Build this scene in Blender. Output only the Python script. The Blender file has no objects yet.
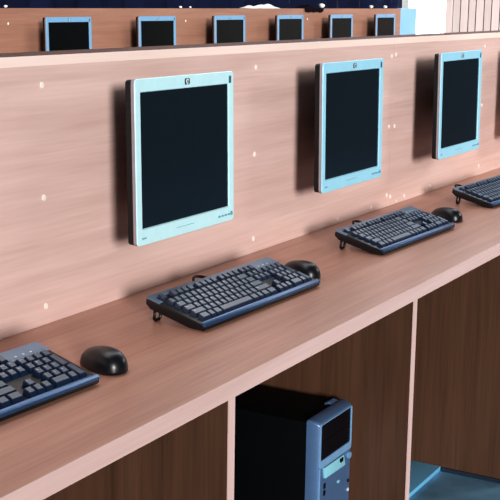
import bpy, bmesh, math, random
from mathutils import Vector, Matrix

random.seed(7)
scene = bpy.context.scene
col = scene.collection
Z0 = 0.75                      # desk top height

# ------------------------------------------------------------------ materials
def srgb(r, g, b):
    def f(c):
        c /= 255.0
        return c / 12.92 if c <= .04045 else ((c + .055) / 1.055) ** 2.4
    return (f(r), f(g), f(b), 1)

def base_mat(name):
    m = bpy.data.materials.new(name)
    m.use_nodes = True
    nt = m.node_tree
    return m, nt, nt.nodes['Principled BSDF']

def plain(name, rgb, rough=.5, metal=0., spec=.5, var=.06, scale=40., coat=0., bump=0.):
    """a procedural material: base colour with a faint noise variation"""
    m, nt, p = base_mat(name)
    p.inputs['Roughness'].default_value = rough
    p.inputs['Metallic'].default_value = metal
    p.inputs['Specular IOR Level'].default_value = spec
    p.inputs['Coat Weight'].default_value = coat
    tc = nt.nodes.new('ShaderNodeTexCoord')
    n = nt.nodes.new('ShaderNodeTexNoise'); n.inputs['Scale'].default_value = scale
    r = nt.nodes.new('ShaderNodeValToRGB')
    c = srgb(*rgb)
    r.color_ramp.elements[0].position = .3; r.color_ramp.elements[1].position = .7
    r.color_ramp.elements[0].color = tuple(v * (1 - var) for v in c[:3]) + (1,)
    r.color_ramp.elements[1].color = tuple(min(1, v * (1 + var)) for v in c[:3]) + (1,)
    nt.links.new(tc.outputs['Object'], n.inputs['Vector'])
    nt.links.new(n.outputs['Fac'], r.inputs['Fac'])
    nt.links.new(r.outputs['Color'], p.inputs['Base Color'])
    if bump:
        b = nt.nodes.new('ShaderNodeBump'); b.inputs['Strength'].default_value = bump
        b.inputs['Distance'].default_value = .002
        nt.links.new(n.outputs['Fac'], b.inputs['Height']); nt.links.new(b.outputs['Normal'], p.inputs['Normal'])
    return m

def wood(name, light, dark, axis='X', rough=.4, spec=.5, contrast=(.3, .7), fine=1.0):
    """laminate with long grain running along one axis: broad bands plus fine streaks"""
    m, nt, p = base_mat(name)
    p.inputs['Roughness'].default_value = rough
    p.inputs['Specular IOR Level'].default_value = spec
    tc = nt.nodes.new('ShaderNodeTexCoord')
    def streak(along, across, detail, dist):
        mp = nt.nodes.new('ShaderNodeMapping')
        mp.inputs['Scale'].default_value = {'X': (along, across, across), 'Z': (across, across, along)}[axis]
        n = nt.nodes.new('ShaderNodeTexNoise')
        n.inputs['Scale'].default_value = 1; n.inputs['Detail'].default_value = detail
        n.inputs['Distortion'].default_value = dist
        nt.links.new(tc.outputs['Object'], mp.inputs['Vector'])
        nt.links.new(mp.outputs['Vector'], n.inputs['Vector'])
        return n.outputs['Fac']
    a = streak(1.6, 26, 3, .5)
    b = streak(5.0, 150 * fine, 2, .1)
    mx = nt.nodes.new('ShaderNodeMix'); mx.data_type = 'FLOAT'; mx.inputs[0].default_value = .38
    nt.links.new(a, mx.inputs[2]); nt.links.new(b, mx.inputs[3])
    r = nt.nodes.new('ShaderNodeValToRGB')
    r.color_ramp.elements[0].position = contrast[0]; r.color_ramp.elements[1].position = contrast[1]
    r.color_ramp.elements[0].color = srgb(*dark); r.color_ramp.elements[1].color = srgb(*light)
    nt.links.new(mx.outputs[0], r.inputs['Fac'])
    nt.links.new(r.outputs['Color'], p.inputs['Base Color'])
    return m

M = dict(
    panel=wood('beech_laminate_upright', (226, 196, 188), (204, 171, 162), 'X', .42, .35),
    desk=wood('beech_laminate_top', (202, 155, 136), (173, 125, 107), 'X', .36, .45),
    edge=wood('pale_edge_band', (228, 195, 187), (212, 176, 168), 'X', .45, .4),
    edge_highlit=wood('highlit_edge_band', (248, 226, 216), (240, 214, 204), 'X', .45, .4),  # front lip's highlight put into a lighter edge colour
    edge_v=wood('pale_edge_band_upright', (228, 195, 187), (212, 176, 168), 'Z', .45, .4),
    divider=wood('brown_shaded_laminate', (98, 69, 53), (72, 49, 36), 'Z', .5, .3),  # lack of light under the worktop put into this dark brown
    cap=wood('brown_cap', (104, 72, 60), (82, 56, 47), 'X', .65, .12),  # darker brown than the worktop
    rear_panel_dim=wood('rear_row_laminate_dim', (160, 120, 102), (138, 100, 84), 'X', .42, .35),  # front laminate darkened in colour for the weaker light on the rear row
    white_cap=plain('white_plastic_cap', (240, 230, 222), .4),
    silver=plain('silver_bezel_skylit', (196, 236, 242), .34, .0, .5, .03),  # sky reflection put into the nearest bezel's pale cyan
    silver_less_lit=plain('silver_bezel_less_lit', (160, 217, 238), .34, .0, .5, .03),  # same bezel plastic, colour dimmed for weaker light farther along
    silver_shaded=plain('silver_bezel_shaded', (112, 156, 190), .4, .0, .4, .03),  # same bezel plastic, rear row's missing key light put into the colour
    side=plain('bezel_side_plastic', (150, 140, 146), .45, 0, .4),
    silver_dim=plain('bezel_button_plastic', (120, 170, 185), .4, .1),
    black_plastic=plain('black_plastic', (16, 17, 20), .42, 0, .4),
    badge=plain('badge_dark', (38, 46, 52), .35),
    marking=plain('grey_marking', (72, 96, 108), .4),
    badge_light=plain('badge_light', (215, 235, 238), .35),
    green_led=plain('green_indicator', (120, 215, 150), .3),
    screen=plain('lcd_glass', (26, 35, 43), .14, 0, .22, .02),
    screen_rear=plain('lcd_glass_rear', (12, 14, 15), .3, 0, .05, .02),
    key=plain('key_plastic', (18, 33, 58), .3, 0, .5),  # blue sky sheen on near-black keys put into the colour
    legend=plain('key_legend', (190, 205, 225), .4),
    kb_base=plain('keyboard_black', (13, 14, 18), .38, 0, .5),
    kb_silver=plain('keyboard_silver', (116, 136, 158), .34, .4, .5, .03),
    palm=plain('keyboard_front_strip', (56, 84, 120), .3, .5, .5, .03),  # reflected blue skylight put into the strip colour
    led=plain('indicator_clear', (205, 220, 235), .3),
    mouse=plain('mouse_black', (13, 16, 22), .36, 0, .5),
    rubber=plain('wheel_rubber', (28, 28, 30), .7),
    cable=plain('cable_black', (14, 14, 15), .5),
    case=plain('case_black_steel', (8, 10, 13), .6, 0, .12),
    bezel_pc=plain('tower_bezel_grey_blue', (84, 112, 148), .36, .2, .5, .04),
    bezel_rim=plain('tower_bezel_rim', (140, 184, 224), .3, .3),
    bay=plain('glossy_black_bay', (6, 8, 16), .35, 0, .2),
    floppy=plain('pale_drive_cover', (150, 212, 226), .35, .1),
    floor=plain('blue_vinyl_floor', (116, 162, 190), .42, 0, .4, .22, 9),
    plinth_blue=plain('blue_plinth', (120, 195, 235), .4, 0, .4, .06, 5),  # lighter blue than the floor
    shadowline=plain('dark_shadowline', (34, 48, 62), .5),
    wall=plain('painted_plaster', (226, 222, 214), .8, 0, .2, .03, 3),
    navy=plain('navy_cloth', (16, 22, 46), .85, 0, .1, .25, 4),
    dark_cloth=plain('charcoal_cloth', (20, 14, 22), .9, 0, .1, .2, 12),
    white_cloth=plain('white_cloth', (248, 248, 246), .8, 0, .2, .02, 20),
    pale_blue=plain('pale_blue_board', (128, 174, 210), .5, 0, .3, .05, 5),
    blind=wood('beige_blind_slat', (238, 218, 212), (222, 200, 194), 'Z', .6, .2),
    dark_gap=plain('dark_window_pane', (52, 40, 40), .3),
    frame=plain('white_window_frame', (235, 238, 240), .5),
)

def curtain_mat():
    m, nt, p = base_mat('sheer_white_curtain')
    out = [n for n in nt.nodes if n.type == 'OUTPUT_MATERIAL'][0]
    tc = nt.nodes.new('ShaderNodeTexCoord'); n = nt.nodes.new('ShaderNodeTexNoise'); n.inputs['Scale'].default_value = 30
    r = nt.nodes.new('ShaderNodeValToRGB')
    r.color_ramp.elements[0].color = (.9, .94, .97, 1); r.color_ramp.elements[1].color = (.97, .98, 1, 1)
    nt.links.new(tc.outputs['Object'], n.inputs['Vector']); nt.links.new(n.outputs['Fac'], r.inputs['Fac'])
    nt.links.new(r.outputs['Color'], p.inputs['Base Color']); p.inputs['Roughness'].default_value = .9
    t = nt.nodes.new('ShaderNodeBsdfTranslucent'); nt.links.new(r.outputs['Color'], t.inputs['Color'])
    mx = nt.nodes.new('ShaderNodeMixShader'); mx.inputs[0].default_value = .6
    nt.links.new(p.outputs[0], mx.inputs[1]); nt.links.new(t.outputs[0], mx.inputs[2])
    nt.links.new(mx.outputs[0], out.inputs['Surface'])
    return m
M['sheer'] = curtain_mat()

# ------------------------------------------------------------------ mesh helpers
class MB:
    """collects shapes; build() links them as ONE mesh object"""
    def __init__(s): s.bm = bmesh.new()
    def faces(s, verts, faces):
        vs = [s.bm.verts.new(v) for v in verts]
        for f in faces:
            try: s.bm.faces.new([vs[i] for i in f])
            except ValueError: pass
        return vs
    def box(s, x0, x1, y0, y1, z0, z1):
        v = [(x0, y0, z0), (x1, y0, z0), (x1, y1, z0), (x0, y1, z0), (x0, y0, z1), (x1, y0, z1), (x1, y1, z1), (x0, y1, z1)]
        s.faces(v, [(3, 2, 1, 0), (4, 5, 6, 7), (0, 1, 5, 4), (1, 2, 6, 5), (2, 3, 7, 6), (3, 0, 4, 7)])
        return s
    def hexa(s, v):
        s.faces(v, [(3, 2, 1, 0), (4, 5, 6, 7), (0, 1, 5, 4), (1, 2, 6, 5), (2, 3, 7, 6), (3, 0, 4, 7)]); return s
    def prism(s, prof, x0, x1):
        """profile of (y, z) points swept along x"""
        n = len(prof)
        v = [(x0, y, z) for y, z in prof] + [(x1, y, z) for y, z in prof]
        f = [tuple(range(n)), tuple(range(2 * n - 1, n - 1, -1))] + [(i, i + n, (i + 1) % n + n, (i + 1) % n) for i in range(n)]
        s.faces(v, f); return s
    def loft(s, loops, cap0=True, cap1=True):
        n = len(loops[0]); v = [p for l in loops for p in l]; f = []
        for k in range(len(loops) - 1):
            for i in range(n):
                j = (i + 1) % n
                f.append((k * n + i, k * n + j, (k + 1) * n + j, (k + 1) * n + i))
        if cap0: f.append(tuple(range(n - 1, -1, -1)))
        if cap1: f.append(tuple(range((len(loops) - 1) * n, len(loops) * n)))
        s.faces(v, f); return s
    def tube(s, pts, r, n=8):
        loops = []
        pts = [Vector(p) for p in pts]
        for i, p in enumerate(pts):
            d = (pts[min(i + 1, len(pts) - 1)] - pts[max(i - 1, 0)]).normalized()
            a = d.cross(Vector((0, 0, 1)))
            if a.length < 1e-3: a = d.cross(Vector((1, 0, 0)))
            a.normalize(); b = d.cross(a)
            loops.append([tuple(p + a * r * math.cos(t) + b * r * math.sin(t)) for t in [2 * math.pi * k / n for k in range(n)]])
        return s.loft(loops)
    def disc(s, c, r, depth, axis='Y', n=20, sx=1., sz=1.):
        a = []
        b = []
        for k in range(n):
            t = 2 * math.pi * k / n
            u, w = r * sx * math.cos(t), r * sz * math.sin(t)
            if axis == 'Y':
                a.append((c[0] + u, c[1], c[2] + w)); b.append((c[0] + u * .92, c[1] - depth, c[2] + w * .92))
            elif axis == 'X':
                a.append((c[0], c[1] + u, c[2] + w)); b.append((c[0] + depth, c[1] + u, c[2] + w))
            else:
                a.append((c[0] + u, c[1] + w, c[2])); b.append((c[0] + u * .9, c[1] + w * .9, c[2] + depth))
        return s.loft([a, b])
    def build(s, name, mat, parent=None, bevel=0., seg=2, smooth=False):
        bmesh.ops.recalc_face_normals(s.bm, faces=s.bm.faces)
        if bevel:
            bmesh.ops.bevel(s.bm, geom=[e for e in s.bm.edges if len(e.link_faces) == 2 and e.calc_face_angle(0) > .5],
                            offset=bevel, segments=seg, profile=.6, affect='EDGES', clamp_overlap=True)
        me = bpy.data.meshes.new(name); s.bm.to_mesh(me); s.bm.free()
        if smooth or bevel:
            for p in me.polygons: p.use_smooth = True
            if bevel and not smooth:
                me.set_sharp_from_angle(angle=math.radians(50))
        me.materials.append(mat)
        o = bpy.data.objects.new(name, me); col.objects.link(o)
        if parent: o.parent = parent
        return o

def rrect(x0, x1, z0, z1, r, y, n=5):
    """rounded rectangle loop in the XZ plane at depth y"""
    pts = []
    for cx, cz, a in ((x1 - r, z0 + r, -90), (x1 - r, z1 - r, 0), (x0 + r, z1 - r, 90), (x0 + r, z0 + r, 180)):
        for k in range(n + 1):
            t = math.radians(a + 90 * k / n)
            pts.append((cx + r * math.cos(t), y, cz + r * math.sin(t)))
    return pts

def tag(o, label=None, cat=None, group=None, kind=None):
    if label: o['label'] = label
    if cat: o['category'] = cat
    if group: o['group'] = group
    if kind: o['kind'] = kind
    return o

def empty(name, loc, label, cat, group=None, rz=0., rx=0.):
    o = bpy.data.objects.new(name, None); col.objects.link(o)
    o.empty_display_size = .05
    o.location = loc; o.rotation_euler = (rx, 0, rz)
    return tag(o, label, cat, group)

def copy_tree(o, parent=None):
    c = o.copy(); col.objects.link(c)
    if parent: c.parent = parent
    for ch in list(o.children): copy_tree(ch, c)
    return c

def letters(text, size, loc, mat, name, parent, depth=.0004, shear=.25):
    """small raised lettering facing -Y, converted to a mesh"""
    cu = bpy.data.curves.new(name, 'FONT'); cu.body = text; cu.size = size; cu.extrude = depth; cu.shear = shear
    cu.align_x = 'CENTER'; cu.align_y = 'CENTER'; cu.resolution_u = 3
    t = bpy.data.objects.new(name, cu); col.objects.link(t)
    dg = bpy.context.evaluated_depsgraph_get()
    me = bpy.data.meshes.new_from_object(t.evaluated_get(dg)); me.name = name
    bpy.data.objects.remove(t)
    me.transform(Matrix.Translation(loc) @ Matrix.Rotation(math.radians(90), 4, 'X'))
    me.materials.clear(); me.materials.append(mat)
    o = bpy.data.objects.new(name, me); col.objects.link(o); o.parent = parent
    return o

# ------------------------------------------------------------------ measurements (metres, from the photograph)
S = .8103                      # module of the desk run
DEPTH = .4832; THICK = .0313; HP = .512; CHASE = .115
D1 = .6313; DT = .0205         # first divider, its thickness
MX = .887; MW = .372; MH = .3247; MY = -.1245; MZ = .143
RX0, RX1 = -.99, 5.6925        # ends of the front run
BY = 2.586; BDZ = .045         # rear run: face of its partition, height offset

# ------------------------------------------------------------------ setting
fl = MB(); fl.box(-4, 9.6, -4.5, 3.2, -.02, 0)
tag(fl.build('floor', M['floor']), 'blue vinyl floor', kind='structure')
wb = MB(); wb.box(-4, 9.7, 3.2, 3.3, -.02, 2.7)
tag(wb.build('wall_back', M['wall']), kind='structure')
# right wall with two window openings
wr = MB()
W1 = (1.2, 2.49); W2 = (2.52, 2.87); ZB, ZT = .80, 2.35
wr.box(9.6, 9.75, -.6, 3.3, -.02, ZB); wr.box(9.6, 9.75, -.6, 3.3, ZT, 2.7)
wr.box(9.6, 9.75, -.6, W1[0], ZB, ZT); wr.box(9.6, 9.75, W1[1], W2[0], ZB, ZT); wr.box(9.6, 9.75, W2[1], 3.3, ZB, ZT)
tag(wr.build('wall_right', M['wall']), kind='structure')
for i, (a, b) in enumerate((W1, W2)):
    w = MB(); t = .03
    w.box(9.66, 9.70, a, b, ZB, ZB + t); w.box(9.66, 9.70, a, b, ZT - t, ZT)
    w.box(9.66, 9.70, a, a + t, ZB + t, ZT - t); w.box(9.66, 9.70, b - t, b, ZB + t, ZT - t)
    o = tag(w.build('window_%d' % (i + 1), M['frame']), kind='structure')
    if i == 0:
        g = MB(); g.box(9.675, 9.685, a + t, b - t, ZB + t, ZT - t); g.build('pane', M['dark_gap'], o)

# pleated navy curtain behind the rear row
cur = MB(); n = 420; y0 = 2.96
top = []; bot = []
for i in range(n + 1):
    x = -1.5 + 11.085 * i / n
    y = y0 + .028 * math.sin(x * 29 + .8 * math.sin(x * 3.1)) + .01 * math.sin(x * 67)
    bot.append((x, y, .03)); top.append((x, y + .01, 2.4))
vs = bot + top
cur.faces(vs, [(i, i + 1, n + 2 + i, n + 1 + i) for i in range(n)])
tag(cur.build('curtain', M['navy'], smooth=True), 'dark navy pleated curtain hanging along the wall behind the rear row of monitors', 'curtain')

# bright sheer curtain in the window at the far right
sh = MB(); n = 90
bot = []; top = []
for i in range(n + 1):
    y = 2.525 + .355 * i / n
    x = 9.55 + .016 * math.sin(i * .62) + .006 * math.sin(i * 1.7)
    bot.append((x, y, .72)); top.append((x, y, 2.45))
sh.faces(bot + top, [(i, i + 1, n + 2 + i, n + 1 + i) for i in range(n)])
tag(sh.build('curtain', M['sheer'], smooth=True), 'bright white sheer curtain over the sunlit window at far right', 'curtain')

# vertical blind beside it
bl = empty('vertical_blind', (9.53, 1.83, .70), 'beige vertical slat blind covering the window right of the white curtain', 'blind')
hd = MB(); hd.box(-.035, .035, -.66, .69, 1.70, 1.76); hd.build('head_rail', M['frame'], bl, .004)
for k in range(18):
    y = .655 - k * .0715
    s_ = MB(); a = math.radians(8 if k % 2 else 3)
    hw = .0315 if k % 2 else .0335
    dx, dy = hw * math.sin(a), hw * math.cos(a)
    s_.hexa([(-dx - .001, y - dy, 0), (-dx + .001, y - dy, 0), (dx + .001, y + dy, 0), (dx - .001, y + dy, 0),
             (-dx - .001, y - dy, 1.7), (-dx + .001, y - dy, 1.7), (dx + .001, y + dy, 1.7), (dx - .001, y + dy, 1.7)])
    s_.build('slat', M['blind'], bl)

# ------------------------------------------------------------------ front desk run
wt = empty('worktop', (RX0, -DEPTH, Z0 - THICK), 'long wood laminate worktop in front carrying the keyboards and mice', 'worktop')
def part_world(mb, name, mat, root, **k):
    """build a part from world-space geometry under a root"""
    o = mb.build(name, mat, None, **k)
    o.parent = root
    o.matrix_parent_inverse = Matrix.Translation(-Vector(root.location))
    return o
b = MB(); b.box(RX0, RX1, -DEPTH + .0015, -.0005, Z0 - THICK, Z0); part_world(b, 'board', M['desk'], wt)
b = MB(); b.box(RX0, RX1, -DEPTH - .0005, -DEPTH + .0014, Z0 - THICK - .0003, Z0 + .0002)
tag(part_world(b, 'edge_band', M['edge'], wt), 'pale pinkish front edge band')

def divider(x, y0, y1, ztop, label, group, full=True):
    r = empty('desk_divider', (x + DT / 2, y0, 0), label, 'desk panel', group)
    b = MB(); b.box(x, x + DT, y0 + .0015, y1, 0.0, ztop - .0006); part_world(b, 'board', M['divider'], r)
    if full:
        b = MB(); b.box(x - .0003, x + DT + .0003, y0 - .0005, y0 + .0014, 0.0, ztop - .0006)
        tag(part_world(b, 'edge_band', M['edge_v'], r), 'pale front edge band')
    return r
lab = {0: 'upright brown desk divider left of the black computer tower',
       1: 'upright brown desk divider right of the black computer tower',
       2: 'brown desk divider at far right whose foot meets the blue floor'}
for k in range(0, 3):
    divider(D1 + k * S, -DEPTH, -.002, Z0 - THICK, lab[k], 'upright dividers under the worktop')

# upright partition: two sections butted at x = 2.42, each with front board, rear board, cap and screw caps
JX = 2.42
def partition(x0, x1, yf, dz, label, caps, front_mat, group, base=Z0):
    r = empty('desk_partition', ((x0 + x1) / 2, yf + CHASE / 2, 0), label, 'partition', group)
    zt = Z0 + HP + dz
    b = MB(); b.box(x0, x1, yf, yf + .018, base, zt - .018); part_world(b, 'front_board', front_mat, r)
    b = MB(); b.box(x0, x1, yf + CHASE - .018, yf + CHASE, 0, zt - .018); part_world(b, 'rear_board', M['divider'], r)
    b = MB(); b.box(x0, x1, yf + .0005, yf + CHASE, zt - .0178, zt); tag(part_world(b, 'top_cap', M['cap'], r), 'dark brown top cap')
    b = MB(); b.box(x0, x1, yf - .0012, yf + .0004, zt - .0182, zt + .0003); tag(part_world(b, 'edge_band', M['edge_highlit'] if dz == 0 else M['rear_panel_dim'], r), 'pale front edge of the top cap')
    for cx, cz, rr in caps:
        b = MB(); b.disc((cx, yf - .00005, Z0 + cz), rr, .0022, 'Y', 14, .9, 1.25)
        tag(part_world(b, 'screw_cap', M['white_cap'], r, smooth=False), 'white screw cap')
    return r
R1 = .0052
capsL = [(x, z, R1) for x in (.757, 1.570, 2.404) for z in (.458, .247, .036)]
capsL += [(2.058, .014, .004), (2.292, .013, .004)]
capsR = [(2.436, .462, R1), (2.446, .245, R1), (2.432, .028, R1), (2.482, .008, .003), (2.546, .016, .0045), (2.77, .02, .004)]
capsR += [(3.25, z, R1) for z in (.465, .255, .034)]
partition(RX0, JX - .0006, 0, 0, 'pink-brown upright partition board behind the two nearest monitors', capsL, M['panel'], 'upright partition boards above the worktop')
partition(JX + .0006, RX1, 0, 0, 'pink-brown upright partition board behind the third monitor from the left', capsR, M['panel'], 'upright partition boards above the worktop')

# low blue plinth on the floor at the back of the empty bay
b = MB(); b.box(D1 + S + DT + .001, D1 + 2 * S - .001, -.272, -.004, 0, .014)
tag(b.build('trim_1', M['plinth_blue'], None, .002), 'bright blue low plinth along the back of the empty bay', kind='structure')
b = MB(); b.box(D1 + 2 * S - .006, D1 + 2 * S - .0005, -DEPTH + .01, -.276, 0, .012)  # thin dark strip stands in for the shadow gap at the foot
tag(b.build('trim_2', M['shadowline']), 'dark thin skirting along the foot of the divider', kind='structure')

# ------------------------------------------------------------------ monitors
def make_monitor(label, group):
    r = empty('monitor', (0, 0, 0), label, 'monitor', group)
    w, h = MW / 2, MH
    sl, st, sb = .0179, .0253, .0312
    # silver bezel: rounded outside, square screen opening, side wall
    bz = MB(); n = 5
    outer_f = rrect(-w + .001, w - .001, .001, h - .001, .007, 0, n)
    outer_m = rrect(-w, w, 0, h, .008, .0012, n)
    outer_b = rrect(-w, w, 0, h, .008, .0022, n)
    inner_f = rrect(-w + sl, w - sl, sb, h - st, .0012, .0003, n)
    inner_b = rrect(-w + sl + .002, w - sl - .002, sb + .002, h - st - .002, .001, .0045, n)
    bz.loft([outer_b, outer_m, outer_f, inner_f, inner_b], False, False)
    bezel = bz.build('bezel', M['silver'], r)
    for p in bezel.data.polygons: p.use_smooth = True
    bezel.data.set_sharp_from_angle(angle=math.radians(30))
    tag(bezel, 'pale silver-blue frame around the screen')
    sc = MB(); sc.box(-w + sl + .001, w - sl - .001, .0035, .009, sb + .001, h - st - .001)
    tag(sc.build('screen', M['screen'], r), 'switched-off black screen')
    sd = MB()
    sd.loft([rrect(-w + .0004, w - .0004, .0004, h - .0004, .008, .0022), rrect(-w + .0004, w - .0004, .0004, h - .0004, .008, .0095)], False, False)
    o_ = sd.build('side_band', M['side'], r)
    for p in o_.data.polygons: p.use_smooth = True
    tag(o_, 'duller grey band around the edge of the frame')
    # dark rear housing
    rh = MB()
    rh.loft([rrect(-w + .001, w - .001, .001, h - .001, .008, .0095), rrect(-w + .0015, w - .0015, .002, h - .002, .008, .023),
             rrect(-w + .012, w - .012, .012, h - .012, .012, .027), rrect(-w + .045, w - .045, .035, h - .035, .02, .034),
             rrect(-w + .150, w - .05, .05, h - .05, .02, .042), rrect(-w + .175, w - .055, .055, h - .055, .02, .085)])
    hs = rh.build('rear_housing', M['black_plastic'], r)
    for p in hs.data.polygons: p.use_smooth = True
    hs.data.set_sharp_from_angle(angle=math.radians(35))
    ar = MB(); ar.box(.065, .131, .0852, .0945, h / 2 - .04, h / 2 + .04); ar.box(.088, .118, .0945, .112, h / 2 - .025, h / 2 + .025)
    ar.box(.078, .130, .112, .1195, h / 2 - .045, h / 2 + .045)
    ar.build('wall_bracket', M['black_plastic'], r, .002)
    # badge, spec sticker, buttons, slots
    bd = MB(); bd.loft([rrect(-.0088, .0088, h - .0195, h - .0065, .0028, .0002), rrect(-.0084, .0084, h - .0191, h - .0069, .0026, -.001)])
    badge = bd.build('badge', M['badge'], bezel)
    di = MB(); di.disc((0, -.001, h - .013), .0056, .0005, 'Y', 24); di.build('badge_disc', M['badge_light'], badge)
    letters('hp', .0092, Vector((0, -.0016, h - .0126)), M['badge'], 'badge_lettering', badge)
    sp = MB(); sp.box(w - .0195, w - .0105, -.0006, .001, h - .0245, h - .0095); tag(sp.build('corner_marking', M['marking'], bezel), 'small dark marking at the top right corner')
    sw = MB()
    for k in range(9): sw.box(-.045 + k * .0075, -.040 + k * .0075, -.0004, .001, .0165, .0180)
    sw.build('lower_lettering', M['silver_dim'], bezel)
    lt = MB()
    for k in range(5): lt.box(-w + .016 + k * .0032, -w + .0182 + k * .0032, -.0004, .001, .012, .0155)
    lt.build('model_lettering', M['silver_dim'], bezel)
    for k in range(4):
        bt = MB(); bt.disc((w - .062 + k * .013, .0008, .0155), .0042, .0022, 'Y', 14, 1.15, .62); bt.build('button', M['silver_dim'], bezel)
    pw = MB(); pw.disc((w - .012, .0008, .0165), .0048, .0024, 'Y', 16); pb = pw.build('power_button', M['silver_dim'], bezel)
    ld = MB(); ld.disc((w - .0215, .0004, .0225), .0016, .0012, 'Y', 10); ld.build('power_light', M['green_led'], bezel)
    return r

mlabels = ['nearest and largest monitor with silver-blue frame on the partition at left',
           'second nearest monitor in silver-blue frame at centre right of the partition',
           'third monitor in silver-blue frame on the partition, near the right picture edge',
           'fourth monitor of the front row, cut off by the right picture edge, shadow showing']
def recolour(o, mat, scr=None):
    for ch in o.children:
        if ch.name.startswith('bezel'):
            ch.material_slots[0].link = 'OBJECT'; ch.material_slots[0].material = mat
        if scr and ch.name.startswith('screen'):
            ch.material_slots[0].link = 'OBJECT'; ch.material_slots[0].material = scr
mon = make_monitor(mlabels[0], 'monitors on the front partition')
for k in range(4):
    o = mon if k == 0 else copy_tree(mon)
    o['label'] = mlabels[k]
    o.location = (MX + k * S + MW / 2, MY, Z0 + MZ)
    o.rotation_euler = (-.0173, 0, 0)
    if k: recolour(o, M['silver_less_lit'])
blabels = ['rear row monitor at far left of the picture, first of six',
           'rear row monitor second from the left, above the nearest front monitor',
           'rear row monitor third from the left, right of the nearest front monitor',
           'rear row monitor fourth from the left, beside the crumpled white cloth',
           'rear row monitor fifth from the left, above the second front monitor',
           'rear row monitor at the right end, beside the pale blue board']
for k in range(6):
    o = copy_tree(mon); o['label'] = blabels[k]; o['group'] = 'monitors on the rear partition'; recolour(o, M['silver_shaded'], M['screen_rear'])
    o.location = (3.846 + k * S + MW / 2, BY - .1245, Z0 + MZ + .048)

# ------------------------------------------------------------------ rear desk run
BX0, BX1 = 2.3, 8.66
wt2 = empty('worktop', (BX0, BY - DEPTH, Z0 + BDZ - THICK), 'worktop of the rear row hidden behind the front partition', 'worktop')
b = MB(); b.box(BX0, BX1, BY - DEPTH + .0015, BY - .0005, Z0 + BDZ - THICK, Z0 + BDZ); part_world(b, 'board', M['desk'], wt2)
b = MB(); b.box(BX0, BX1, BY - DEPTH - .0005, BY - DEPTH + .0014, Z0 + BDZ - THICK, Z0 + BDZ); part_world(b, 'edge_band', M['edge'], wt2)
for k in range(8):
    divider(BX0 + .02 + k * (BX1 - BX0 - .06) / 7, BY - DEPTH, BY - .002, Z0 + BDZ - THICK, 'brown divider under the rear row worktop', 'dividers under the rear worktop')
bcaps = [(3.70 + j * S * 2, .483, R1) for j in range(3)] + [(3.70 + j * S * 2, .27, R1) for j in range(3)]
partition(BX0, BX1, BY, BDZ, 'long brown partition board carrying the small rear row of monitors', bcaps, M['rear_panel_dim'], None, Z0 + BDZ)
b = MB(); b.box(BX1 + .004, 9.02, BY + .002, BY + .035, 0, Z0 + .56)
tag(b.build('partition_screen', M['pale_blue'], None, .003), 'pale blue board standing at the right end of the rear row', 'partition')

ZT2 = Z0 + HP + BDZ            # top of the rear partition
def crumple(name, label, cat, x0, x1, h, mat, drop=0., seed=1, yc=None, dep=.08, group=None):
    """soft heap of cloth or paper lying on the rear partition, optionally hanging over its front"""
    rnd = random.Random(seed); nx, ny = 22, 12
    yc = yc or BY + .055
    vt, vb = [], []
    ph = [rnd.uniform(0, 6.28) for _ in range(6)]
    for i in range(nx + 1):
        for j in range(ny + 1):
            u, v = i / nx, j / ny
            x = x0 + (x1 - x0) * u; y = yc - dep / 2 + dep * v
            e = math.sin(math.pi * u) ** .5 * math.sin(math.pi * v) ** .5
            z = h * e * (.55 + .25 * math.sin(u * 9 + ph[0]) + .2 * math.sin(u * 17 + v * 7 + ph[1]) + .12 * math.sin(v * 12 + ph[2]))
            vt.append((x, y, ZT2 + .0015 + max(z, .0008))); vb.append((x, y, ZT2 + .0008))
    N = ny + 1; c = MB(); off = len(vt); f = []
    for i in range(nx):
        for j in range(ny):
            a = i * N + j
            f.append((a, a + N, a + N + 1, a + 1)); f.append((off + a, off + a + 1, off + a + N + 1, off + a + N))
    rim = [i * N for i in range(nx + 1)] + [nx * N + j for j in range(1, N)] + [i * N + ny for i in range(nx - 1, -1, -1)] + [j for j in range(ny - 1, 0, -1)]
    for q in range(len(rim)):
        a, d = rim[q], rim[(q + 1) % len(rim)]
        f.append((a, d, off + d, off + a))
    c.faces(vt + vb, f)
    if drop:
        n = 24; rows = []
        for r_ in range(6):
            t = r_ / 5
            rows.append([(x0 + (x1 - x0) * i / n * (1 - .05 * t) + .01 * t, yc - dep / 2 - .004 - .008 * math.sin(i * 1.3 + ph[3]) * t - .006,
                          ZT2 + .004 - (drop * (1 + .12 * math.sin(i * .8 + ph[4]))) * t) for i in range(n + 1)])
        for r_ in range(5):
            for i in range(n):
                p = [rows[r_][i], rows[r_][i + 1], rows[r_ + 1][i + 1], rows[r_ + 1][i]]
                c.faces(p + [(a, b_ + .004, z) for a, b_, z in p], [(0, 1, 2, 3), (7, 6, 5, 4), (0, 4, 5, 1), (1, 5, 6, 2), (2, 6, 7, 3), (3, 7, 4, 0)])
    return tag(c.build(name, mat, smooth=True), label, cat, group)
crumple('white_cloth', 'crumpled white cloth lying on top of the rear partition', 'cloth', 6.13, 6.56, .034, M['white_cloth'], seed=3)
crumple('dark_cloth', 'dark cloth draped over the top edge of the rear partition beside the fifth monitor', 'cloth', 6.88, 7.18, .03, M['dark_cloth'], .028, seed=5, yc=BY + .045, dep=.1)
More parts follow.
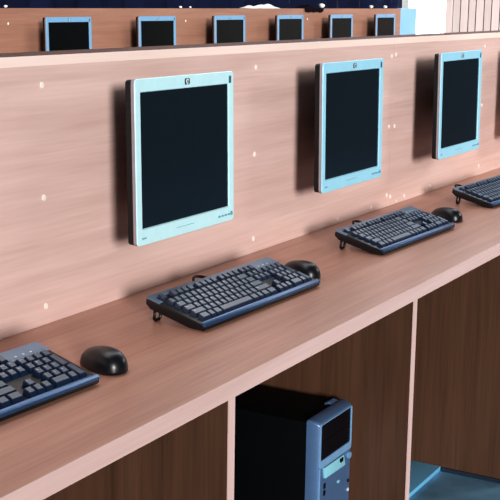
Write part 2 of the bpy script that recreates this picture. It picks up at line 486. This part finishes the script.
def ball(x, r, label, mat, seed):
    m_ = MB(); bmesh.ops.create_icosphere(m_.bm, subdivisions=3, radius=r)
    rnd = random.Random(seed); k = [rnd.uniform(60, 160) for _ in range(3)]
    for v in m_.bm.verts:
        s_ = 1 + .16 * math.sin(v.co.x * k[0] * .03 / r + 1) * math.sin(v.co.y * k[1] * .03 / r) + .1 * math.sin(v.co.z * k[2] * .03 / r)
        v.co *= s_; v.co.z *= .75
    zmin = min(v.co.z for v in m_.bm.verts)
    bmesh.ops.translate(m_.bm, verts=m_.bm.verts, vec=(x, BY + .03, ZT2 - zmin + .0003))
    tag(m_.build('paper_scrap', mat, smooth=True), label, 'paper scrap', 'paper scraps on the rear partition')
ball(3.72, .0095, 'tiny white paper scrap on the rear partition near the left picture edge', M['white_cloth'], 1)
ball(5.31, .009, 'tiny white paper scrap on the rear partition, left of a matching pair', M['white_cloth'], 2)
ball(5.42, .008, 'tiny white paper scrap on the rear partition, right of a matching pair', M['white_cloth'], 3)
ball(7.235, .024, 'greyish paper ball on the rear partition beside the dark draped cloth', M['white_cloth'], 4)
ball(8.12, .016, 'small white paper scrap above the left half of the rightmost rear monitor', M['white_cloth'], 5)
ball(8.40, .016, 'small white paper scrap above the right corner of the rightmost rear monitor', M['white_cloth'], 6)
# little white block on the front partition near the right edge
b = MB(); b.box(4.33, 4.40, .03, .09, Z0 + HP + .0004, Z0 + HP + .022)
tag(b.build('eraser', M['white_cloth'], None, .004), 'small white block on top of the front partition at the right edge', 'eraser')

# ------------------------------------------------------------------ keyboards
KW, KD = .458, .134            # width and depth on the desk
def make_keyboard(label, group):
    r = empty('keyboard', (0, 0, 0), label, 'keyboard', group)
    hw, hd = KW / 2, KD / 2
    zf, zb = .0150, .0490                                    # top surface at front and back
    sl = (zb - zf) / KD
    top = lambda y: zf + (y + hd) * sl
    b = MB()
    b.prism([(-hd, .002), (-hd - .003, .006), (-hd, zf - .001), (-hd + .004, zf), (hd - .004, zb), (hd, zb - .003), (hd + .001, zb - .012), (hd - .01, zb - .022), (-hd + .03, .003)], -hw, hw)
    b.build('base', M['kb_base'], r, .0015)
    # palm strip on the front
    b = MB()
    b.prism([(-hd - .0042, zf - .0052), (-hd - .0030, zf - .0005), (-hd + .0018, zf + .0022), (-hd + .0055, top(-hd + .0055) + .0022), (-hd + .0065, top(-hd + .0065) - .001), (-hd, zf - .005)], -hw - .0005, hw + .0005)
    tag(b.build('palm_strip', M['palm'], r, .0006), 'shiny blue-silver strip along the front')
    # silver deck along the back, dropping forward beside the function keys and above the number pad
    def slab(mb, x0, x1, y0, y1, e=.0022):
        mb.hexa([(x0, y0, top(y0) - .001), (x1, y0, top(y0) - .001), (x1, y1, top(y1) - .001), (x0, y1, top(y1) - .001),
                 (x0, y0, top(y0) + e), (x1, y0, top(y0) + e), (x1, y1, top(y1) + e), (x0, y1, top(y1) + e)])
    b = MB()
    slab(b, -hw, hw, hd - .0125, hd - .0005)
    xn = -.2140 + 18.55 * .019
    slab(b, xn - .004, hw, hd - .032, hd - .0125)
    slab(b, -hw, -.2165, hd - .032, hd - .0125)
    tag(b.build('deck', M['kb_silver'], r), 'silver-blue deck along the back')
    for k in range(3):
        q = MB(); y = hd - .022
        q.disc((xn + .018 + k * .018, y, top(y) + .002), .0022, .001, 'Z', 10); q.build('indicator_light', M['led'], r)
    # keys
    U = .019; keys = []
    y_row = lambda k: -hd + .0160 + k * .0182 + (.0035 if k == 5 else 0)   # row 0 = space bar row
    def row(k, specs, x=0.):
        for w_ in specs:
            if w_ < 0: x += -w_; continue
            keys.append((x, w_, k)); x += w_
    row(5, [1, -1, 1, 1, 1, 1, -.5, 1, 1, 1, 1, -.5, 1, 1, 1, 1, -.25, 1, 1, 1])
    row(4, [1] * 13 + [2, -.25, 1, 1, 1, -.25, 1, 1, 1, 1])
    row(3, [1.5] + [1] * 12 + [1.5, -.25, 1, 1, 1, -.25, 1, 1, 1])
    row(2, [1.75] + [1] * 11 + [2.25, -3.5, 1, 1, 1])
    row(1, [2.25] + [1] * 10 + [2.75, -1.25, 1, -1.25, 1, 1, 1])
    row(0, [1.5, 1, 1.25, 6, 1.25, 1, 1.25, 1.5 + .25 - 0.0, -.25 + 0.0, 1, 1, 1, -.25, 2, 1][:7] + [1.5 - .0, -.5, 1, 1, 1, -.25, 2, 1])
    tall = [(21.5 - .0, 3), (21.5, 1)]
    def keycap(mb, x, w_, yc, dp, hh=.0082):
        x0 = -.2140 + x * U + .0009; x1 = -.2140 + (x + w_) * U - .0009
        y0 = yc - dp / 2 + .0009; y1 = yc + dp / 2 - .0009
        i, jf, jb = .0022, .0030, .0014
        z0a, z0b = top(y0) - .0005, top(y1) - .0005
        loops = [[(x0, y0, z0a), (x1, y0, z0a), (x1, y1, z0b), (x0, y1, z0b)],
                 [(x0 + i * .7, y0 + jf * .7, z0a + hh * .8), (x1 - i * .7, y0 + jf * .7, z0a + hh * .8), (x1 - i * .7, y1 - jb * .7, z0b + hh * .85), (x0 + i * .7, y1 - jb * .7, z0b + hh * .85)],
                 [(x0 + i * 1.3, y0 + jf * 1.2, z0a + hh), (x1 - i * 1.3, y0 + jf * 1.2, z0a + hh), (x1 - i * 1.3, y1 - jb * 1.5, z0b + hh + .0006), (x0 + i * 1.3, y1 - jb * 1.5, z0b + hh + .0006)]]
        mb.loft(loops, False, True)
    allk = [(x, w_, y_row(k), .0182) for x, w_, k in keys]
    allk += [(21.5, 1, (y_row(2) + y_row(3)) / 2, .0364), (21.5, 1, (y_row(0) + y_row(1)) / 2, .0364)]
    # drop the single keys that the two tall number pad keys replace
    allk = [q for q in allk if not (abs(q[0] - 21.5) < .3 and q[3] < .03 and q[2] < y_row(4) - .005)]
    allk.sort(key=lambda q: q[2])
    names = {}
    def lay(k, text, x=0.):
        for ch, w_ in text:
            names[(round(x, 2), k)] = ch; x += w_
    lay(4, [(c_, 1) for c_ in '`1234567890-='] + [('BS', 2.25), ('Ins', 1), ('Hm', 1), ('PU', 1.25), ('Nm', 1), ('/', 1), ('*', 1), ('-', 1)])
    lay(3, [('Tab', 1.5)] + [(c_, 1) for c_ in 'QWERTYUIOP[]'] + [('\\', 1.75), ('Del', 1), ('End', 1), ('PD', 1.25), ('7', 1), ('8', 1), ('9', 1)])
    lay(2, [('Caps', 1.75)] + [(c_, 1) for c_ in "ASDFGHJKL;'"] + [('Ent', 5.75), ('4', 1), ('5', 1), ('6', 1)])
    lay(1, [('Shift', 2.25)] + [(c_, 1) for c_ in 'ZXCVBNM,./'] + [('Shift', 4.0), ('^', 2.25), ('1', 1), ('2', 1), ('3', 1)])
    def legend_mesh(text, x, yc, me):
        cu = bpy.data.curves.new('t', 'FONT'); cu.body = text; cu.size = .0075 if len(text) == 1 else .0048
        cu.align_x = 'LEFT'; cu.align_y = 'CENTER'; cu.resolution_u = 1
        t = bpy.data.objects.new('t', cu); col.objects.link(t)
        lm = bpy.data.meshes.new_from_object(t.evaluated_get(bpy.context.evaluated_depsgraph_get()))
        bpy.data.objects.remove(t)
        px = -.2140 + x * U + .0052; py = yc + .0024
        pitch = math.atan(sl) + .034
        lm.transform(Matrix.Translation((px, py, top(yc) + .0084 + .0006)) @ Matrix.Rotation(pitch, 4, 'X'))
        bm = bmesh.new(); bm.from_mesh(me); n0 = len(bm.faces); bm.from_mesh(lm)
        bm.faces.ensure_lookup_table()
        for f_ in bm.faces[n0:]: f_.material_index = 1
        bm.to_mesh(me); bm.free(); bpy.data.meshes.remove(lm)
        me.materials.append(M['legend'])
    rows_y = {k: y_row(k) for k in range(6)}
    for q in allk[:100]:
        mb = MB(); keycap(mb, *q); ko = mb.build('key', M['key'], r)
        kk = [k for k in rows_y if abs(rows_y[k] - q[2]) < 1e-6]
        if kk:
            ch = names.get((round(q[0], 2), kk[0]))
            if ch: legend_mesh(ch, q[0], q[2], ko.data)
    if len(allk) > 100:
        mb = MB()
        for q in allk[100:]: keycap(mb, *q)
        tag(mb.build('function_keys', M['key'], r), kind='stuff')
    # fold-out feet: open loops near the back corners
    for s_ in (-1, 1):
        x = s_ * (hw - .020); f = MB(); z1 = top(hd - .02) - .020
        f.tube([(x - .010, hd - .014, z1), (x - .010, hd - .012, .006), (x - .006, hd - .0115, .0024), (x + .006, hd - .0115, .0024), (x + .010, hd - .012, .006), (x + .010, hd - .014, z1)], .0034, 8)
        f.build('foot', M['kb_base'], r, smooth=True)
    # lead arching out of the back edge
    c = MB(); pts = []
    for k in range(25):
        t = k / 24
        pts.append((-.045 + .09 * t, hd - .002 + .034 * math.sin(math.pi * t), .034 + .014 * math.sin(math.pi * t) - .004 * t))
    c.tube(pts, .0032, 8); c.build('lead', M['cable'], r, smooth=True)
    return r

klabels = ['keyboard at lower left, cut off by the left picture edge',
           'complete black and silver keyboard below the nearest monitor',
           'keyboard below the second monitor, between two mice',
           'keyboard at the right picture edge, only its left part showing']
kb = make_keyboard(klabels[0], 'keyboards on the worktop')
kpos = [(.279, -.232, -.05), (1.100, -.2285, -.036), (1.942, -.231, -.038), (2.790, -.236, -.075)]
lead_x = (.0, -.01, -.06, -.13)
for k, (x, y, a) in enumerate(kpos):
    o = kb if k == 0 else copy_tree(kb)
    o['label'] = klabels[k]; o.location = (x, y, Z0 + .0002); o.rotation_euler = (0, 0, a)
    for ch in o.children:
        if ch.name.startswith('lead'): ch.location.x = lead_x[k]

# ------------------------------------------------------------------ mice
def make_mouse(label, group):
    r = empty('computer_mouse', (0, 0, 0), label, 'mouse', group)
    L, Wd, H = .108, .062, .037
    m_ = MB(); nu, nv = 36, 14
    loops = []
    for j in range(nv + 1):
        t = j / nv                                          # 0 base rim .. 1 top
        lp = []
        for i in range(nu):
            a = 2 * math.pi * i / nu
            cx, cy = math.cos(a), math.sin(a)
            ex = abs(cx) ** .85 * math.copysign(1, cx); ey = abs(cy) ** .92 * math.copysign(1, cy)
            sc_ = math.cos(t * math.pi / 2) ** .62 if t < 1 else .0
            sc_ = max(sc_, .02)
            waist = 1 - .06 * math.sin((cy + .3) * 1.6)
            x = Wd / 2 * ex * waist * sc_
            y = L / 2 * ey * sc_ - .006 * t
            z = .0025 + (H - .0025) * math.sin(t * math.pi / 2) ** .95
            z -= .10 * max(0, y) * t                         # slopes down to the front
            lp.append((x, y, max(z, .0005)))
        loops.append(lp)
    base = [(x * .93, y * .95, .0003) for x, y, z in loops[0]]
    m_.loft([base] + loops)
    m_.build('body', M['mouse'], r, smooth=True)
    wh = MB(); wh.disc((-.0035, .028, .0195), .0085, .007, 'X', 20); wh.build('scroll_wheel', M['rubber'], r, smooth=False)
    return r
mslabels = ['black mouse right of the lower left keyboard, nearest of three',
            'black mouse behind the right end of the complete keyboard below the nearest monitor',
            'black mouse farthest right on the worktop, behind the keyboard below the second monitor']
ms = make_mouse(mslabels[0], 'black mice on the worktop')
for k, (x, y, a) in enumerate([(.584, -.262, -.35), (1.398, -.222, -.35), (2.290, -.237, -.35)]):
    o = ms if k == 0 else copy_tree(ms)
    o['label'] = mslabels[k]; o.location = (x, y, Z0 + .0002); o.rotation_euler = (0, 0, a)

# ------------------------------------------------------------------ computer tower
PX0, PX1, PYF, PZT = 1.236, 1.409, -.357, .4745
pc = empty('computer_tower', ((PX0 + PX1) / 2, PYF + .18, 0), 'black computer tower with grey-blue front standing under the worktop', 'computer')
b = MB(); b.box(PX0 - .002, PX1 + .001, PYF + .028, -.004, .012, PZT - .006); part_world(b, 'case', M['case'], pc, bevel=.002)
xc = (PX0 + PX1) / 2
# front bezel with chamfered sides, lofted along depth
def rr(ix, izt, izb, y, r=.006): return rrect(PX0 + ix, PX1 - ix, .012 + izb, PZT - izt, r, y)
b = MB()
b.loft([rr(-.003, .001, 0, PYF + .028), rr(-.002, .0, 0, PYF + .020), rr(.0015, .004, .004, PYF + .004, .008), rr(.004, .007, .008, PYF, .008)])
bez = part_world(b, 'bezel', M['bezel_pc'], pc)
for p in bez.data.polygons: p.use_smooth = True
bez.data.set_sharp_from_angle(angle=math.radians(25))
def sub(mb, name, mat, label=None, **k):
    o = mb.build(name, mat, None, **k); o.parent = bez
    # bez carries a parent inverse that keeps world coordinates, so its local space is world space
    return tag(o, label) if label else o
f0 = PYF
# pale rim framing the bay panel
b = MB(); lo = .463
b.loft([rrect(PX0 + .0055, PX1 - .0055, .362, lo + .0035, .006, f0 + .002), rrect(PX0 + .0065, PX1 - .0065, .363, lo + .0025, .006, f0 - .0035),
        rrect(PX0 + .0100, PX1 - .0100, .380, lo - .0005, .003, f0 - .003), rrect(PX0 + .0110, PX1 - .0110, .381, lo - .0015, .003, f0 + .0015)], False, False)
sub(b, 'bay_frame', M['bezel_rim'], 'bright silver-blue rim around the drive bay')
b = MB(); b.box(PX0 + .0100, PX1 - .0100, f0 - .0012, f0 + .004, .3805, lo - .001)
sub(b, 'drive_bay_panel', M['bay'], 'glossy black drive bay panel')
b = MB(); b.box(PX0 + .0115, PX1 - .0115, f0 - .0016, f0, .4225, .4229); sub(b, 'bay_seam', M['case'])
# long strip down the left corner, paler than the bezel
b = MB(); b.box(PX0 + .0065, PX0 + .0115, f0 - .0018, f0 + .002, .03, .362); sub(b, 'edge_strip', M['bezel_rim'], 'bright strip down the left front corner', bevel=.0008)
# floppy drive cover with slot and eject button
b = MB(); b.hexa([(PX0 + .031, f0 - .005, .334), (PX1 - .038, f0 - .005, .332), (PX1 - .038, f0 + .002, .332), (PX0 + .031, f0 + .002, .334),
                  (PX0 + .026, f0 - .004, .3595), (PX1 - .045, f0 - .004, .3585), (PX1 - .045, f0 + .002, .3585), (PX0 + .026, f0 + .002, .3595)])
fl_ = sub(b, 'floppy_drive_cover', M['floppy'], 'pale cyan floppy drive cover', bevel=.001)
b = MB(); b.box(PX1 - .068, PX1 - .054, f0 - .0068, f0 - .004, .347, .3555); sub(b, 'eject_button', M['bay'])
b = MB(); b.box(PX0 + .026, PX1 - .040, f0 - .0028, f0, .3615, .3640); sub(b, 'disk_slot', M['bay'])
b = MB(); b.disc((PX1 - .014, f0 + .001, .347), .0085, .006, 'Y', 22); sub(b, 'power_button', M['bezel_rim'], None, smooth=False)
b = MB(); b.disc((PX1 - .065, f0 + .001, .300), .004, .0026, 'Y', 16, 1.5, 1); sub(b, 'indicator_light', M['floppy'])
for z in (.314, .298):
    b = MB(); b.box(PX0 + .032, PX0 + .041, f0 - .0012, f0 + .001, z - .006, z + .006); sub(b, 'usb_port', M['bay'])
b = MB(); b.disc((PX1 - .012, f0 + .001, .262), .0045, .003, 'Y', 16); sub(b, 'audio_port', M['led'])
b = MB(); b.disc((PX1 - .012, f0 + .001, .284), .0045, .0025, 'Y', 16); sub(b, 'audio_port', M['bay'])
b = MB()
for k in range(9): b.box(PX0 + .03, PX1 - .03, f0 - .001, f0 + .001, .05 + k * .014, .055 + k * .014)
sub(b, 'vent_grille', M['bay'])
b = MB(); b.loft([rrect(xc + .040, xc + .074, PZT - .010, PZT - .001, .003, PYF + .048), rrect(xc + .040, xc + .074, PZT - .010, PZT + .0025, .003, PYF + .040), rrect(xc + .040, xc + .074, PZT - .010, PZT - .001, .003, PYF + .030)])
part_world(b, 'top_latch', M['bezel_pc'], pc)
for x in (PX0 + .025, PX1 - .025):
    for y in (PYF + .06, -.05):
        b = MB(); b.disc((x, y, 0.0005), .012, .0125, 'Z', 16); part_world(b, 'foot', M['rubber'], pc)

# ------------------------------------------------------------------ light
wd = bpy.data.worlds.new('World'); scene.world = wd; wd.use_nodes = True
nt = wd.node_tree; bg = nt.nodes['Background']
# room ambience: dim blue all round, with a brighter lobe added at the right for sheen on the mice
tc = nt.nodes.new('ShaderNodeTexCoord'); dp = nt.nodes.new('ShaderNodeVectorMath'); dp.operation = 'DOT_PRODUCT'
dv = Vector((1, .30, .40)).normalized(); dp.inputs[1].default_value = dv
mr = nt.nodes.new('ShaderNodeMapRange'); mr.inputs[1].default_value = .87; mr.inputs[2].default_value = 1.0
mr.inputs[3].default_value = .05; mr.inputs[4].default_value = 1.8
nt.links.new(tc.outputs['Generated'], dp.inputs[0]); nt.links.new(dp.outputs['Value'], mr.inputs[0])
nt.links.new(mr.outputs[0], bg.inputs['Strength'])
bg.inputs['Color'].default_value = (.70, .84, 1, 1)

def area(name, loc, target, sx, sy, power, color):
    l = bpy.data.lights.new(name, 'AREA'); l.shape = 'RECTANGLE'; l.size = sx; l.size_y = sy
    l.energy = power; l.color = color
    o = bpy.data.objects.new(name, l); col.objects.link(o); o.location = loc
    o.rotation_euler = (Vector(target) - Vector(loc)).to_track_quat('-Z', 'Y').to_euler()
    return o
sl_ = bpy.data.lights.new('low_daylight', 'SUN'); sl_.energy = 3.3; sl_.angle = math.radians(11); sl_.color = (1, .985, .97)
so = bpy.data.objects.new('low_daylight', sl_); col.objects.link(so); so.location = (-4, -5, 3)
so.rotation_euler = Vector((12.0, 13.4, -3.0)).to_track_quat('-Z', 'Y').to_euler()
area('fill_front', (5.0, -2.4, 2.3), (3.0, 0, .95), 1.0, .8, 32, (1, .97, .92))  # added fill lamp, brightens the right of the partition
area('daylight_far_window', (9.95, 2.68, 1.5), (9.0, 2.6, 1.4), .5, 1.6, 45, (.93, .97, 1))
area('overhead_fill', (3.0, .45, 2.7), (3.0, .40, 0), 6.0, 1.0, 52, (1, .97, .95))  # unseen overhead light added to lift the worktop
area('rear_row_fill', (3.9, -.6, 2.9), (7.6, 2.5, 1.1), 1.6, 1.0, 30, (1, .97, .94))  # added fill lamp for the dim rear row
area('blind_fill', (7.9, -.2, 2.7), (9.5, 2.1, 1.2), 1.0, .8, 48, (1, .98, .97))  # added fill lamp, brightens the blind and the pale board

# ------------------------------------------------------------------ camera (solved from the photograph)
yaw, pitch, roll, fpx = 1.0587, -.2018, .015, 1229.07
f = Vector((math.sin(yaw) * math.cos(pitch), math.cos(yaw) * math.cos(pitch), math.sin(pitch)))
r0 = Vector((math.cos(yaw), -math.sin(yaw), 0)); u0 = r0.cross(f)
c, s = math.cos(roll), math.sin(roll)
r_ = r0 * c + u0 * s; u_ = -r0 * s + u0 * c
cam = bpy.data.cameras.new('Camera'); cam.sensor_width = 36; cam.lens = fpx / 500 * 36
co = bpy.data.objects.new('Camera', cam); col.objects.link(co)
m = Matrix((r_, u_, -f)).transposed().to_4x4(); m.translation = Vector((-1.0498, -1.4643, .621 + Z0))
co.matrix_world = m; cam.clip_start = .05
scene.camera = co
scene.view_settings.view_transform = 'Standard'
scene.view_settings.look = 'Medium High Contrast'
